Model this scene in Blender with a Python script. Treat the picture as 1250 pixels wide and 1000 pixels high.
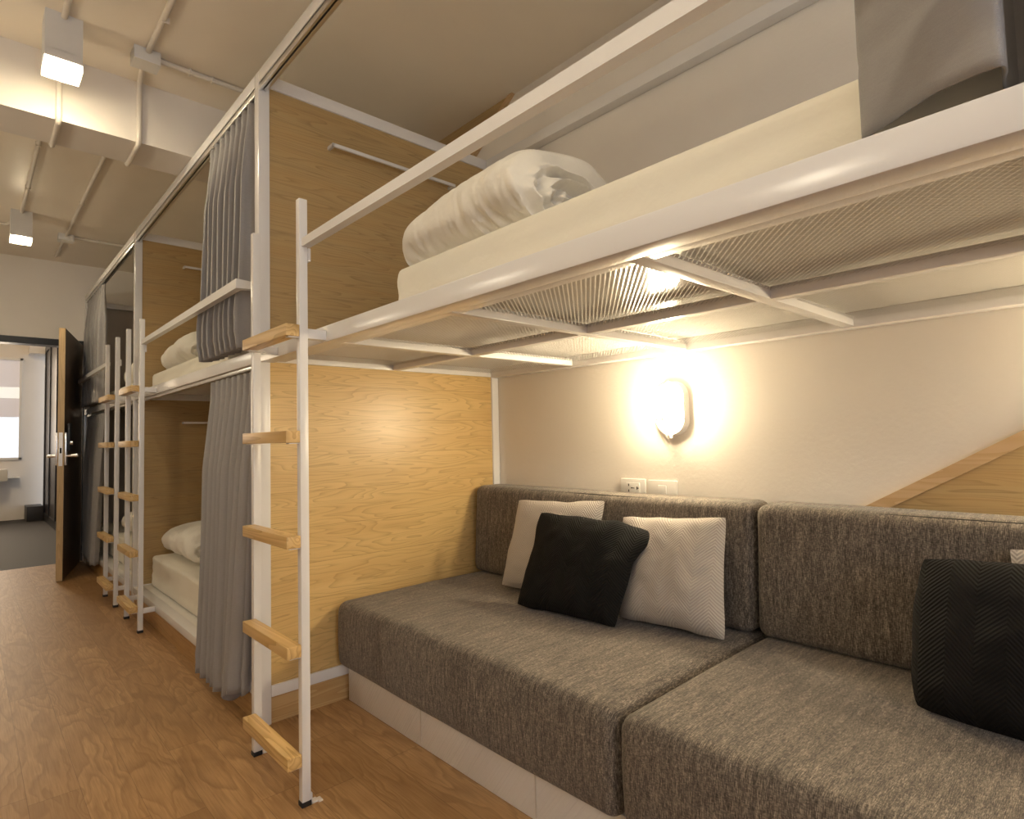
import bpy, bmesh, math, random
from mathutils import Vector, Matrix, noise
random.seed(7)
R = math.radians
scene = bpy.context.scene
for o in list(bpy.data.objects): bpy.data.objects.remove(o)

# ------------------------------------------------------------------ camera, world, exposure
CAM = Vector((-0.7592, -2.1391, 0.9767)); YAW, PITCH, ROLL, FPX = R(-42.7075), R(2.8037), R(-1.3429), 722.36
fw = Vector((-math.sin(YAW)*math.cos(PITCH), math.cos(YAW)*math.cos(PITCH), math.sin(PITCH)))
r0 = Vector((math.cos(YAW), math.sin(YAW), 0)); u0 = r0.cross(fw)
rt = r0*math.cos(ROLL) + u0*math.sin(ROLL); up = -r0*math.sin(ROLL) + u0*math.cos(ROLL)
cd = bpy.data.cameras.new('camera'); cam = bpy.data.objects.new('camera', cd); scene.collection.objects.link(cam)
m = Matrix((rt, up, -fw)).transposed().to_4x4(); m.translation = CAM; cam.matrix_world = m
cd.sensor_width = 36; cd.lens = FPX*36/1250; cd.clip_start = .02
scene.camera = cam
world = bpy.data.worlds.new('world'); scene.world = world; world.use_nodes = True
world.node_tree.nodes['Background'].inputs[0].default_value = (.75, .85, 1, 1)
world.node_tree.nodes['Background'].inputs[1].default_value = 1.0
vs = scene.view_settings; vs.view_transform = 'Standard'; vs.look = 'None'; vs.gamma = 1; vs.use_curve_mapping = False
vs.exposure = 1.25
L_CEIL, L_WALL, L_WIN = 98.0, 68.0, 7.0      # strengths of ceiling lamps, wall lamp, daylight
WARM = (1, .74, .46); WARM_W = (1, .76, .45)
def window_light(name, loc, rot, sx, sy, col, watts):
    l = bpy.data.lights.new(name, 'AREA'); l.shape = 'RECTANGLE'; l.size = sx; l.size_y = sy; l.color = col; l.energy = watts
    o = bpy.data.objects.new(name, l); scene.collection.objects.link(o); o.location = loc; o.rotation_euler = rot
    return o
window_light('daylight', (-.8, -4.44, 1.45), (R(90), 0, 0), 1.5, 1.2, (.78, .86, 1), L_WIN)
window_light('hallway_daylight', (-.75, 8.5, 1.6), (R(-90), 0, 0), .8, 1.4, (1, .80, .58), 12)

# ------------------------------------------------------------------ object helpers
C = scene.collection
def thing(name, label, cat, loc=(0, 0, 0), group=None, rotz=0):
    o = bpy.data.objects.new(name, None); C.objects.link(o); o.location = loc; o.rotation_euler = (0, 0, rotz)
    o.empty_display_size = .1; o['label'] = label; o['category'] = cat
    if group: o['group'] = group
    o['_base'] = list(loc)
    return o
def finish(bm, name, mat, smooth=True):
    me = bpy.data.meshes.new(name); bm.normal_update(); bm.to_mesh(me); bm.free()
    for mm in (mat if isinstance(mat, (list, tuple)) else [mat]): me.materials.append(mm)
    if smooth:
        me.polygons.foreach_set('use_smooth', [True]*len(me.polygons))
        try: me.set_sharp_from_angle(angle=R(38))
        except Exception: pass
    return me
def base_of(o):
    return Vector(o['_base'])
def obj(name, bm, mat, parent=None, label=None, base=None, smooth=True):
    """bm is in world coordinates; becomes one mesh object under parent (which may itself be a part)"""
    b = base_of(parent) if parent is not None else Vector(base or (0, 0, 0))
    bmesh.ops.translate(bm, verts=bm.verts, vec=-b)
    o = bpy.data.objects.new(name, finish(bm, name, mat, smooth)); C.objects.link(o)
    o['_base'] = list(b)
    if parent is not None: o.parent = parent
    else: o.location = b
    if label: o['label'] = label
    return o
def tag(o, label, cat, group=None):
    o['label'] = label; o['category'] = cat
    if group: o['group'] = group
    return o
def struct(name, bm, mat, smooth=False, parent=None):
    o = obj(name, bm, mat, parent, smooth=smooth)
    if parent is None: o['kind'] = 'structure'
    return o
def dup(root, delta, label=None, group=None):
    r = root.copy(); C.objects.link(r); r.location = Vector(root.location) + Vector(delta)
    if label: r['label'] = label
    if group: r['group'] = group
    def rec(a, b):
        for ch in list(a.children):
            c = ch.copy(); C.objects.link(c); c.parent = b; rec(ch, c)
    rec(root, r)
    return r

# ------------------------------------------------------------------ mesh helpers
def B(): return bmesh.new()
def join(bm, other):
    me = bpy.data.meshes.new('tmp'); other.to_mesh(me); other.free(); bm.from_mesh(me); bpy.data.meshes.remove(me); return bm
def box(bm, x0, x1, y0, y1, z0, z1, bev=0, seg=2):
    t = bmesh.new(); bmesh.ops.create_cube(t, size=1)
    for v in t.verts: v.co = Vector(((x0+x1)/2+v.co.x*(x1-x0), (y0+y1)/2+v.co.y*(y1-y0), (z0+z1)/2+v.co.z*(z1-z0)))
    if bev: bmesh.ops.bevel(t, geom=list(t.edges), offset=bev, segments=seg, profile=.6, affect='EDGES')
    return join(bm, t)
def tube(bm, pts, r, n=10, cap=True, square=False):
    pts = [Vector(p) for p in pts]; rings = []
    if square: n = 4
    prev = None
    for i, p in enumerate(pts):
        a = pts[max(i-1, 0)]; c = pts[min(i+1, len(pts)-1)]
        t = (c-a).normalized()
        if 0 < i < len(pts)-1:
            t1 = (p-a).normalized(); t2 = (c-p).normalized(); t = (t1+t2).normalized(); k = 1/max(.3, t.dot(t1))
        else: k = 1
        if prev is None:
            ref = Vector((0, 0, 1)) if abs(t.z) < .9 else Vector((0, 1, 0))
            s = t.cross(ref).normalized()
        else:
            s = (prev - t*prev.dot(t)).normalized()
        prev = s; q = s.cross(t).normalized()
        ring = []
        for j in range(n):
            ang = 2*math.pi*j/n + (math.pi/4 if square else 0)
            ring.append(bm.verts.new(p + (s*math.cos(ang) + q*math.sin(ang))*r*(1.4142 if square else 1)*(k if (square or k > 1.02) else 1)))
        rings.append(ring)
    for a, c in zip(rings, rings[1:]):
        for j in range(n): bm.faces.new((a[j], a[(j+1) % n], c[(j+1) % n], c[j]))
    if cap:
        bm.faces.new(rings[0][::-1]); bm.faces.new(rings[-1])
    bmesh.ops.recalc_face_normals(bm, faces=bm.faces)
    return bm
def rbox(x0, x1, y0, y1, z0, z1, r, n=(10, 10, 6), disp=None, rs=4):
    """rounded soft box from a subdivided cube; disp(p, normal) -> offset vector"""
    lo = Vector((x0, y0, z0)); hi = Vector((x1, y1, z1))
    def axis(a, b, k):
        v = [a + r*(1-math.cos(math.pi/2*i/rs)) for i in range(rs)]
        v += [a+r + (b-a-2*r)*i/k for i in range(k+1)]
        v += [b - r*(1-math.cos(math.pi/2*i/rs)) for i in range(rs-1, -1, -1)]
        return v
    ax = [axis(lo[i], hi[i], n[i]) for i in range(3)]
    bm = bmesh.new(); vd = {}
    def V(i, j, k):
        key = (i, j, k)
        if key in vd: return vd[key]
        p = Vector((ax[0][i], ax[1][j], ax[2][k]))
        inner = Vector([min(max(p[c], lo[c]+r), hi[c]-r) for c in range(3)])
        dd = p-inner
        if dd.length > 1e-9:
            nn = dd.normalized(); p = inner+nn*r
        else: nn = Vector((0, 0, 1))
        if disp: p = p + disp(p, nn)
        vd[key] = bm.verts.new(p); return vd[key]
    I, J, K = [len(a)-1 for a in ax]
    for i in range(I):
        for j in range(J):
            bm.faces.new((V(i, j, K), V(i+1, j, K), V(i+1, j+1, K), V(i, j+1, K)))
            bm.faces.new((V(i, j, 0), V(i, j+1, 0), V(i+1, j+1, 0), V(i+1, j, 0)))
    for i in range(I):
        for k in range(K):
            bm.faces.new((V(i, 0, k), V(i+1, 0, k), V(i+1, 0, k+1), V(i, 0, k+1)))
            bm.faces.new((V(i, J, k), V(i, J, k+1), V(i+1, J, k+1), V(i+1, J, k)))
    for j in range(J):
        for k in range(K):
            bm.faces.new((V(0, j, k), V(0, j, k+1), V(0, j+1, k+1), V(0, j+1, k)))
            bm.faces.new((V(I, j, k), V(I, j+1, k), V(I, j+1, k+1), V(I, j, k+1)))
    return bm
def prism(bm, poly, axis, a, b):
    """extrude 2-D polygon along axis ('x','y','z') from a to b"""
    def P(u, v, w): return {'x': (w, u, v), 'y': (u, w, v), 'z': (u, v, w)}[axis]
    A = [bm.verts.new(P(u, v, a)) for u, v in poly]; D = [bm.verts.new(P(u, v, b)) for u, v in poly]
    n = len(poly)
    bm.faces.new(A); bm.faces.new(D[::-1])
    for i in range(n): bm.faces.new((A[i], D[i], D[(i+1) % n], A[(i+1) % n]))
    bmesh.ops.recalc_face_normals(bm, faces=bm.faces); return bm
def fbm(p, s=1.0): return noise.noise(Vector(p)*s)

# ------------------------------------------------------------------ material helpers
class NT:
    def __init__(s, name):
        s.m = bpy.data.materials.new(name); s.m.use_nodes = True; s.t = s.m.node_tree; s.n = s.t.nodes; s.l = s.t.links
        s.p = s.n['Principled BSDF']
        s.co = s.n.new('ShaderNodeTexCoord').outputs['Object']
    def put(s, sock, v):
        if hasattr(v, 'is_output'): s.l.new(v, sock)
        elif isinstance(v, (int, float)): sock.default_value = v
        else: sock.default_value = tuple(v) + ((1,) if len(sock.default_value) == 4 and len(v) == 3 else ())
    def M(s, op, a, b=0, c=0):
        n = s.n.new('ShaderNodeMath'); n.operation = op; s.put(n.inputs[0], a); s.put(n.inputs[1], b); s.put(n.inputs[2], c); return n.outputs[0]
    def xyz(s, v=None):
        n = s.n.new('ShaderNodeSeparateXYZ'); s.l.new(v or s.co, n.inputs[0]); return n.outputs
    def vec(s, x, y, z):
        n = s.n.new('ShaderNodeCombineXYZ')
        for i, q in enumerate((x, y, z)): s.put(n.inputs[i], q)
        return n.outputs[0]
    def scale(s, v, k):
        n = s.n.new('ShaderNodeVectorMath'); n.operation = 'MULTIPLY'; s.put(n.inputs[0], v); n.inputs[1].default_value = k; return n.outputs[0]
    def noise(s, v, sc, det=2, rough=.5, dist=0):
        n = s.n.new('ShaderNodeTexNoise'); s.put(n.inputs['Vector'], v); n.inputs['Scale'].default_value = sc
        n.inputs['Detail'].default_value = det; n.inputs['Roughness'].default_value = rough; n.inputs['Distortion'].default_value = dist
        return n.outputs[0]
    def white(s, v):
        n = s.n.new('ShaderNodeTexWhiteNoise'); n.noise_dimensions = '3D'; s.put(n.inputs['Vector'], v); return n.outputs['Value']
    def ramp(s, f, stops):
        n = s.n.new('ShaderNodeValToRGB'); s.put(n.inputs[0], f); e = n.color_ramp.elements
        while len(e) > len(stops): e.remove(e[-1])
        while len(e) < len(stops): e.new(.5)
        for i, (p, c) in enumerate(stops): e[i].position = p; e[i].color = (tuple(c)+(1,)) if len(c) == 3 else c
        return n.outputs[0]
    def mix(s, f, a, b, mode='MIX'):
        n = s.n.new('ShaderNodeMix'); n.data_type = 'RGBA'; n.blend_type = mode; s.put(n.inputs[0], f); s.put(n.inputs[6], a); s.put(n.inputs[7], b); return n.outputs[2]
    def maprange(s, f, a, b, c, d):
        n = s.n.new('ShaderNodeMapRange'); s.put(n.inputs[0], f)
        for i, q in enumerate((a, b, c, d)): n.inputs[i+1].default_value = q
        return n.outputs[0]
    def bump(s, h, st=.3, dist=.002):
        n = s.n.new('ShaderNodeBump'); s.put(n.inputs['Height'], h); n.inputs['Strength'].default_value = st; n.inputs['Distance'].default_value = dist
        s.l.new(n.outputs[0], s.p.inputs['Normal'])
    def done(s, col, rough=.5, metal=0, **kw):
        s.put(s.p.inputs['Base Color'], col); s.put(s.p.inputs['Roughness'], rough); s.p.inputs['Metallic'].default_value = metal
        for k, v in kw.items(): s.put(s.p.inputs[k.replace('_', ' ')], v)
        return s.m

def mat_paint(name, col, rough=.4, bump=.05, bs=60, var=.03):
    t = NT(name); n = t.noise(t.co, 6, 3); n2 = t.noise(t.co, bs, 3)
    c = t.mix(n, [q*(1-var) for q in col], [min(1, q*(1+var)) for q in col])
    t.bump(n2, bump, .002); return t.done(c, rough)
def mat_panel(name, straight=False):
    """pale veneer in horizontal strips with cathedral figure; u = x+y along the grain, z across"""
    t = NT(name); X, Y, Z = t.xyz()
    u = t.M('ADD', X, Y); W = .133
    zz = t.M('DIVIDE', Z, W); i = t.M('FLOOR', zz); f = t.M('FRACT', zz)
    fz = t.M('MULTIPLY', f, W)
    warp = t.M('MULTIPLY', t.noise(t.vec(t.M('MULTIPLY', u, 5), 0, t.M('MULTIPLY', Z, 5)), 1, 2), .02)
    v = t.vec(t.M('MULTIPLY', u, 2.0 if not straight else 1.1), t.M('MULTIPLY', i, .16 if not straight else .9), t.M('MULTIPLY', t.M('ADD', fz, warp), 19 if not straight else 22))
    n = t.noise(v, 1, 1.5, .45)
    lines = t.M('FRACT', t.M('MULTIPLY', n, 15))
    ln = t.ramp(lines, [(0, (0, 0, 0)), (.5, (.10,)*3), (.84, (.6,)*3), (.93, (1,)*3), (1, (0, 0, 0))])
    streak = t.noise(t.vec(t.M('MULTIPLY', u, 7), 3, t.M('MULTIPLY', Z, 330)), 1, 3, .6)
    broad = t.noise(t.vec(t.M('MULTIPLY', u, 1.2), i, t.M('MULTIPLY', Z, 18)), 1, 2)
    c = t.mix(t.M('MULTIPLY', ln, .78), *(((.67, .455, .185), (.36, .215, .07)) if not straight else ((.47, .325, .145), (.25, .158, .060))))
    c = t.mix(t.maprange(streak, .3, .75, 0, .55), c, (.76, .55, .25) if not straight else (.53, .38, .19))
    c = t.mix(t.maprange(broad, .35, .7, 0, .35), c, (.53, .31, .11))
    seam = t.M('LESS_THAN', f, .012 if not straight else -1)
    c = t.mix(t.M('MULTIPLY', seam, .6), c, (.3, .17, .05))
    t.bump(streak, .05, .001)
    return t.done(c, .34)
def mat_floor(name):
    t = NT(name); X, Y, Z = t.xyz(); W, L = .118, .92
    xs = t.M('DIVIDE', t.M('ADD', X, .03), W); i = t.M('FLOOR', xs); fx = t.M('FRACT', xs)
    off = t.white(t.vec(i, 1.5, 0)); ys = t.M('ADD', t.M('DIVIDE', Y, L), t.M('MULTIPLY', off, 7.3))
    j = t.M('FLOOR', ys); fy = t.M('FRACT', ys)
    rnd = t.white(t.vec(i, j, 4)); rnd2 = t.white(t.vec(i, j, 9))
    warp = t.noise(t.vec(t.M('MULTIPLY', X, 14), t.M('MULTIPLY', Y, 5), rnd), 1, 2)
    v = t.vec(t.M('ADD', t.M('MULTIPLY', X, 8), t.M('MULTIPLY', warp, .7)), t.M('MULTIPLY', Y, 1.25), t.M('MULTIPLY', rnd, 40))
    n = t.noise(v, 1, 1.6, .5)
    lines = t.M('FRACT', t.M('MULTIPLY', n, 14))
    ln = t.ramp(lines, [(0, (0, 0, 0)), (.5, (.35,)*3), (.85, (1,)*3), (1, (0, 0, 0))])
    streak = t.noise(t.vec(t.M('MULTIPLY', X, 260), t.M('MULTIPLY', Y, 9), rnd), 1, 3, .6)
    blotch = t.noise(t.vec(t.M('MULTIPLY', X, 12), t.M('MULTIPLY', Y, 3), rnd), 1, 3)
    c = t.mix(rnd2, (.55, .335, .155), (.34, .19, .078))
    c = t.mix(t.M('MULTIPLY', ln, .62), c, (.24, .12, .045))
    c = t.mix(t.maprange(streak, .35, .7, 0, .6), c, (.26, .135, .050))
    c = t.mix(t.maprange(blotch, .45, .75, 0, .5), c, (.30, .155, .055))
    e = t.M('ADD', t.M('LESS_THAN', fx, .012), t.M('LESS_THAN', fy, .0022))
    c = t.mix(t.M('MULTIPLY', t.M('MINIMUM', e, 1), .5), c, (.08, .035, .012))
    t.bump(t.M('SUBTRACT', streak, t.M('MULTIPLY', e, 2)), .08, .001)
    return t.done(c, t.maprange(streak, 0, 1, .40, .52), Specular_IOR_Level=.4)
def mat_stick(name, c1, c2, ax='y'):
    t = NT(name); X, Y, Z = t.xyz()
    u = {'x': X, 'y': Y, 'z': Z}[ax]
    others = [q for k, q in zip('xyz', (X, Y, Z)) if k != ax]
    v = t.vec(t.M('MULTIPLY', u, 1.5), t.M('MULTIPLY', others[0], 22), t.M('MULTIPLY', others[1], 22))
    n = t.noise(v, 1, 1); ln = t.M('FRACT', t.M('MULTIPLY', n, 9))
    st = t.noise(t.vec(t.M('MULTIPLY', u, 8), t.M('MULTIPLY', others[0], 300), t.M('MULTIPLY', others[1], 300)), 1, 2)
    c = t.mix(t.maprange(ln, .3, 1, 0, 1), c1, c2); c = t.mix(t.M('MULTIPLY', st, .3), c, c2)
    t.bump(ln, .05, .0006); return t.done(c, .38)
def mat_tweed(name):
    t = NT(name); X, Y, Z = t.xyz()
    a = t.noise(t.vec(t.M('MULTIPLY', X, 80), t.M('MULTIPLY', Y, 760), t.M('MULTIPLY', Z, 80)), 1, 2, .6)
    b = t.noise(t.vec(t.M('MULTIPLY', X, 420), t.M('MULTIPLY', Y, 160), t.M('MULTIPLY', Z, 420)), 1, 2, .6)
    k = t.noise(t.vec(t.M('MULTIPLY', X, 14), t.M('MULTIPLY', Y, 110), t.M('MULTIPLY', Z, 14)), 1, 2)
    f = t.M('ADD', t.M('ADD', t.M('MULTIPLY', a, .5), t.M('MULTIPLY', b, .3)), t.M('MULTIPLY', k, .2))
    c = t.ramp(f, [(.36, (.028, .022, .018)), (.47, (.095, .077, .061)), (.53, (.165, .134, .106)), (.64, (.36, .30, .24))])
    wx = t.M('SINE', t.M('MULTIPLY', Y, 2600)); t.bump(t.M('ADD', f, t.M('MULTIPLY', wx, .05)), .45, .0015)
    return t.done(c, .88, Sheen_Weight=.15, Sheen_Roughness=.5)
def mat_herring(name, c1, c2, rough=.85, n_rows=105, n_cols=10, st=.5):
    """chevron rib knit on local pillow coordinates (x width, z height)"""
    t = NT(name); X, Y, Z = t.xyz()
    zig = t.M('ABSOLUTE', t.M('SUBTRACT', t.M('FRACT', t.M('MULTIPLY', X, n_cols)), .5))
    ph = t.M('ADD', t.M('MULTIPLY', Z, n_rows), t.M('MULTIPLY', zig, 10.5))
    h = t.M('ABSOLUTE', t.M('SUBTRACT', t.M('FRACT', ph), .5)); h = t.M('MULTIPLY', h, 2)
    fine = t.noise(t.vec(t.M('MULTIPLY', X, 500), Y, t.M('MULTIPLY', Z, 500)), 1, 2)
    c = t.mix(t.M('MULTIPLY', h, .8), c2, c1); c = t.mix(t.M('MULTIPLY', fine, .3), c, c2)
    t.bump(t.M('ADD', h, t.M('MULTIPLY', fine, .4)), st, .003)
    return t.done(c, rough, Specular_IOR_Level=.25)
def mat_curtain(name):
    t = NT(name); X, Y, Z = t.xyz()
    a = t.M('SINE', t.M('MULTIPLY', t.M('ADD', t.M('ADD', X, Y), Z), 3300)); b = t.noise(t.co, 900, 1)
    g = t.noise(t.vec(t.M('MULTIPLY', X, 60), t.M('MULTIPLY', Y, 60), t.M('MULTIPLY', Z, 400)), 1, 2)
    c = t.mix(t.M('ADD', t.M('MULTIPLY', b, .6), t.M('MULTIPLY', g, .4)), (.235, .220, .216), (.37, .35, .34))
    c = t.mix(t.maprange(a, -1, 1, 0, .2), c, (.42, .395, .38))
    t.bump(t.M('ADD', a, b), .3, .0008)
    t.done(c, .6, Sheen_Weight=.3, Sheen_Roughness=.4)
    return t.m
def mat_linen(name, col, st=.12):
    t = NT(name); X, Y, Z = t.xyz(); n = t.noise(t.co, 9, 4, .55); w = t.noise(t.co, 28, 3, .5, .6)
    c = t.mix(n, [q*.97 for q in col], col); t.bump(t.M('ADD', w, t.M('MULTIPLY', n, 2)), st, .01)
    return t.done(c, .72, Sheen_Weight=.1)
def mat_wrap(name):
    t = NT(name); X, Y, Z = t.xyz()
    d = t.M('ADD', t.M('MULTIPLY', Y, 1.0), t.M('MULTIPLY', Z, .75))
    crk = t.noise(t.vec(t.M('MULTIPLY', d, 150), 0, t.M('MULTIPLY', Z, 2)), 1, 2)
    mask = t.maprange(Y, -.34, -.05, 0, 1)
    wide = t.noise(t.vec(X, t.M('MULTIPLY', Y, 12), t.M('MULTIPLY', Z, 5)), 1, 3)
    t.bump(t.M('ADD', t.M('MULTIPLY', crk, mask), t.M('MULTIPLY', wide, .5)), .7, .004)
    return t.done((.80, .77, .75), .22, Coat_Weight=.6, Coat_Roughness=.12)
def mat_flat(name, col, rough=.5, metal=0, **kw):
    t = NT(name); n = t.noise(t.co, 40, 2); c = t.mix(n, [q*.94 for q in col], col)
    return t.done(c, rough, metal, **kw)
def mat_emit(name, col, st):
    t = NT(name); n = t.noise(t.co, 30, 1); c = t.mix(n, col, [q*.97 for q in col]); return t.done(col, .4, Emission_Color=c, Emission_Strength=st)
def mat_dark_veneer(name, c1, c2):
    t = NT(name); X, Y, Z = t.xyz()
    n = t.noise(t.vec(t.M('MULTIPLY', X, 9), t.M('MULTIPLY', Y, 9), t.M('MULTIPLY', Z, 1.1)), 1, 1.5)
    ln = t.M('FRACT', t.M('MULTIPLY', n, 14)); s = t.noise(t.vec(t.M('MULTIPLY', X, 200), t.M('MULTIPLY', Y, 200), t.M('MULTIPLY', Z, 6)), 1, 2)
    c = t.mix(ln, c1, c2); c = t.mix(t.M('MULTIPLY', s, .5), c, c2); return t.done(c, .4)

white_metal = mat_paint('white_painted_steel', (.80, .775, .76), .22, .04, 25, .015)
ceil_paint = mat_paint('ceiling_paint', (.86, .77, .64), .38, .05, 30)
wall_paint = mat_paint('wall_plaster', (.80, .74, .665), .55, .35, 70)
beam_paint = mat_paint('beam_paint', (.78, .72, .65), .6, .1, 40)
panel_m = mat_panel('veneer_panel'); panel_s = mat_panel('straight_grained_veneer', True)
floor_m = mat_floor('laminate_floor')
rung_m = mat_stick('pine_rung', (.72, .49, .215), (.52, .31, .105))
kick_m = mat_stick('oak_kickboard', (.47, .285, .115), (.36, .20, .07))
kick_x = mat_stick('oak_kickboard_across', (.62, .42, .20), (.5, .30, .12), 'x')
trim_m = mat_stick('light_oak_trim', (.62, .43, .24), (.54, .35, .17))
stair_m = mat_floor('stair_laminate')
tweed = mat_tweed('grey_brown_tweed')
grey_knit = mat_herring('light_grey_herringbone', (.60, .545, .49), (.40, .355, .32))
black_knit = mat_herring('black_herringbone', (.010, .0088, .008), (.004, .0035, .0035), st=.6)
curtain_m = mat_curtain('grey_curtain_cloth')
linen = mat_linen('cream_sheet', (.85, .79, .67))
linen2 = mat_linen('cream_duvet', (.87, .82, .73), .25)
wrap = mat_wrap('plastic_wrapped_board')
board_m = mat_flat('white_gloss_board', (.84, .81, .76), .15)
alu = mat_flat('aluminium', (.75, .73, .70), .3, 1)
chrome = mat_flat('brushed_chrome', (.8, .8, .8), .25, 1)
dark_rubber = mat_flat('black_rubber', (.015, .015, .017), .6)
dark_slot = mat_flat('dark_slot', (.02, .02, .02), .7)
black_frame = mat_flat('black_frame_paint', (.012, .012, .014), .35)
door_face = mat_dark_veneer('dark_door_veneer', (.20, .13, .075), (.09, .055, .03))
door_edge = mat_stick('oak_door_edge', (.60, .42, .22), (.48, .33, .16), 'z')
plast = mat_flat('white_plastic', (.80, .77, .72), .35)
conduit_m = mat_flat('painted_conduit', (.74, .67, .58), .45)
box_m = mat_flat('lamp_housing_paint', (.72, .70, .67), .45)
dark_floor = mat_flat('grey_hall_floor', (.036, .031, .028), .7)
hole_m = mat_flat('socket_hole', (.02, .018, .016), .6)
piping_m = mat_flat('dark_piping', (.03, .025, .022), .8)
lens_ceiling = mat_emit('ceiling_lamp_glass', (1, .87, .61), L_CEIL)
lens_wall = mat_emit('wall_lamp_glass', (1, .84, .56), L_WALL)
lens_fill = mat_emit('fill_lamp_glass', (1, .89, .68), 24)
frost = mat_emit('frosted_rim', (1, .9, .75), 1.0)
frost.node_tree.nodes['Principled BSDF'].inputs['Alpha'].default_value = .3

# ------------------------------------------------------------------ setting
XW, ZC, YF, YB, XL = 1.13, 2.61, 4.27, -4.6, -1.75
def slab(name, a, mat): return struct(name, box(B(), *a), mat)
slab('floor', (XL-.1, XW+.1, YB-.1, YF, -.1, 0), floor_m)
slab('floor_hallway', (XL-.1, XW+1.5, YF, 9.2, -.1, -.002), dark_floor)
slab('ceiling', (XL-.1, XW+.1, YB-.1, YF+.1, ZC, ZC+.1), ceil_paint)
slab('ceiling_hallway', (XL-.1, XW+1.5, YF+.1, 9.2, 2.75, 2.85), beam_paint)
slab('wall_right', (XW, XW+.12, YB-.1, YF+.1, 0, ZC), wall_paint)
slab('wall_left', (XL-.12, XL, YB-.1, YF+.1, 0, ZC), wall_paint)
# far wall with its doorway, x -1.0 .. .01
bm = B(); box(bm, XL-.1, -1.0, YF, YF+.12, 0, ZC); box(bm, .03, XW, YF, YF+.12, 0, ZC); box(bm, -1.0, .03, YF, YF+.12, 1.90, ZC)
struct('wall_far', bm, wall_paint)
# wall behind the camera with a window opening
bm = B(); wx0, wx1, wz0, wz1 = -1.55, -.05, .85, 2.05
box(bm, XL-.1, wx0, YB-.12, YB, 0, ZC); box(bm, wx1, XW+.1, YB-.12, YB, 0, ZC); box(bm, wx0, wx1, YB-.12, YB, 0, wz0); box(bm, wx0, wx1, YB-.12, YB, wz1, ZC)
struct('wall_back', bm, wall_paint)
bm = B()
for a in ((wx0, wx0+.05, wz0, wz1), (wx1-.05, wx1, wz0, wz1), (wx0, wx1, wz0, wz0+.05), (wx0, wx1, wz1-.05, wz1), (-.825, -.775, wz0, wz1)):
    box(bm, a[0], a[1], YB-.09, YB-.04, a[2], a[3])
struct('window_1', bm, white_metal)
# hallway beyond the door
bm = B(); box(bm, XL-.1, -.62, 8.75, 8.87, 0, 2.75); box(bm, -.18, XW+1.5, 8.75, 8.87, 0, 2.75); box(bm, -.62, -.18, 8.75, 8.87, 0, .84); box(bm, -.62, -.18, 8.75, 8.87, 2.28, 2.75)
struct('wall_hallway', bm, wall_paint)
slab('wall_hallway_left', (XL-.12, XL, YF+.12, 8.75, 0, 2.75), wall_paint)
bm = B()
for a in ((-.62, -.585, .84, 2.28), (-.215, -.18, .84, 2.28), (-.62, -.18, .84, .875), (-.62, -.18, 2.245, 2.28)):
    box(bm, a[0], a[1], 8.72, 8.77, a[2], a[3], .004)
w2 = struct('window_2', bm, plast)
bm = B(); box(bm, -.585, -.215, 8.755, 8.765, .875, 1.44); obj('lower_pane', bm, mat_emit('daylit_frosted_pane', (.80, .88, 1), .36), w2, 'bright frosted lower pane')
bm = B(); box(bm, -.585, -.215, 8.755, 8.765, 1.44, 2.245); obj('upper_pane', bm, mat_emit('dim_upper_pane', (.70, .66, .68), .13), w2, 'dimmer upper pane')
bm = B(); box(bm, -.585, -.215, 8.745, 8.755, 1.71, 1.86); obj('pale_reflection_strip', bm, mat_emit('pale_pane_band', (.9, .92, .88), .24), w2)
slab('ceiling_beam_2', (-.125, XW, 8.45, 8.75, 2.33, 2.75), beam_paint).name = 'trim_1'
# dark panelled sliding doors along the right of the hallway
d3 = struct('door_2', box(B(), .06, .12, 4.5, 8.5, 0, 2.42), mat_flat('black_stained_wood', (.035, .027, .026), .3))
bm = B()
for y in (4.6, 5.4, 6.2, 7.0, 7.8, 8.45): box(bm, .045, .06, y-.035, y+.035, .05, 2.38)
box(bm, .045, .06, 4.5, 8.5, 2.34, 2.42); box(bm, .045, .06, 4.5, 8.5, 0, .1)
obj('stile', bm, black_frame, d3)
# black door frame
bm = B(); box(bm, -1.0, .03, YF-.012, YF+.12, 1.872, 1.90+.028, .002); box(bm, -1.03, -.99, YF-.012, YF+.12, 0, 1.928, .002); box(bm, -.01, .03, YF-.012, YF+.12, 0, 1.928, .002)
struct('trim_2', bm, black_frame)
# ceiling beam across the room
slab('trim_3', (XL, XW, .865, 1.12, 2.335, ZC), beam_paint)
# staircase laminate shapes on the right wall
def wall_poly(name, poly, mat, th): return struct(name, prism(B(), poly, 'x', XW-th, XW), mat)
sl = (.968-.768)/(-1.924+1.583)     # slope dz/dy of the trim
def zl(y, y0, z0): return z0 + sl*(y-y0)
wall_poly('trim_4', [(-1.40, zl(-1.40, -1.583, .768)), (-2.7, zl(-2.7, -1.583, .768)), (-2.7, zl(-2.7, -1.583, .768)-.036), (-1.40, zl(-1.40, -1.583, .768)-.036)], trim_m, .016)
stair_grain = struct('trim_5', prism(B(), [(-1.45, zl(-1.45, -1.583, .768)-.036), (-2.7, zl(-2.7, -1.583, .768)-.036), (-2.7, .4), (-1.45, .4)], 'x', XW-.006, XW), panel_s)
wall_poly('trim_6', [(-.135, ZC), (-.165, ZC), (.30, 2.30), (.33, 2.30)], trim_m, .02)
wall_poly('trim_7', [(-.135, ZC), (.56, ZC), (.56, 2.30), (.33, 2.30)], panel_s, .012)

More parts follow.
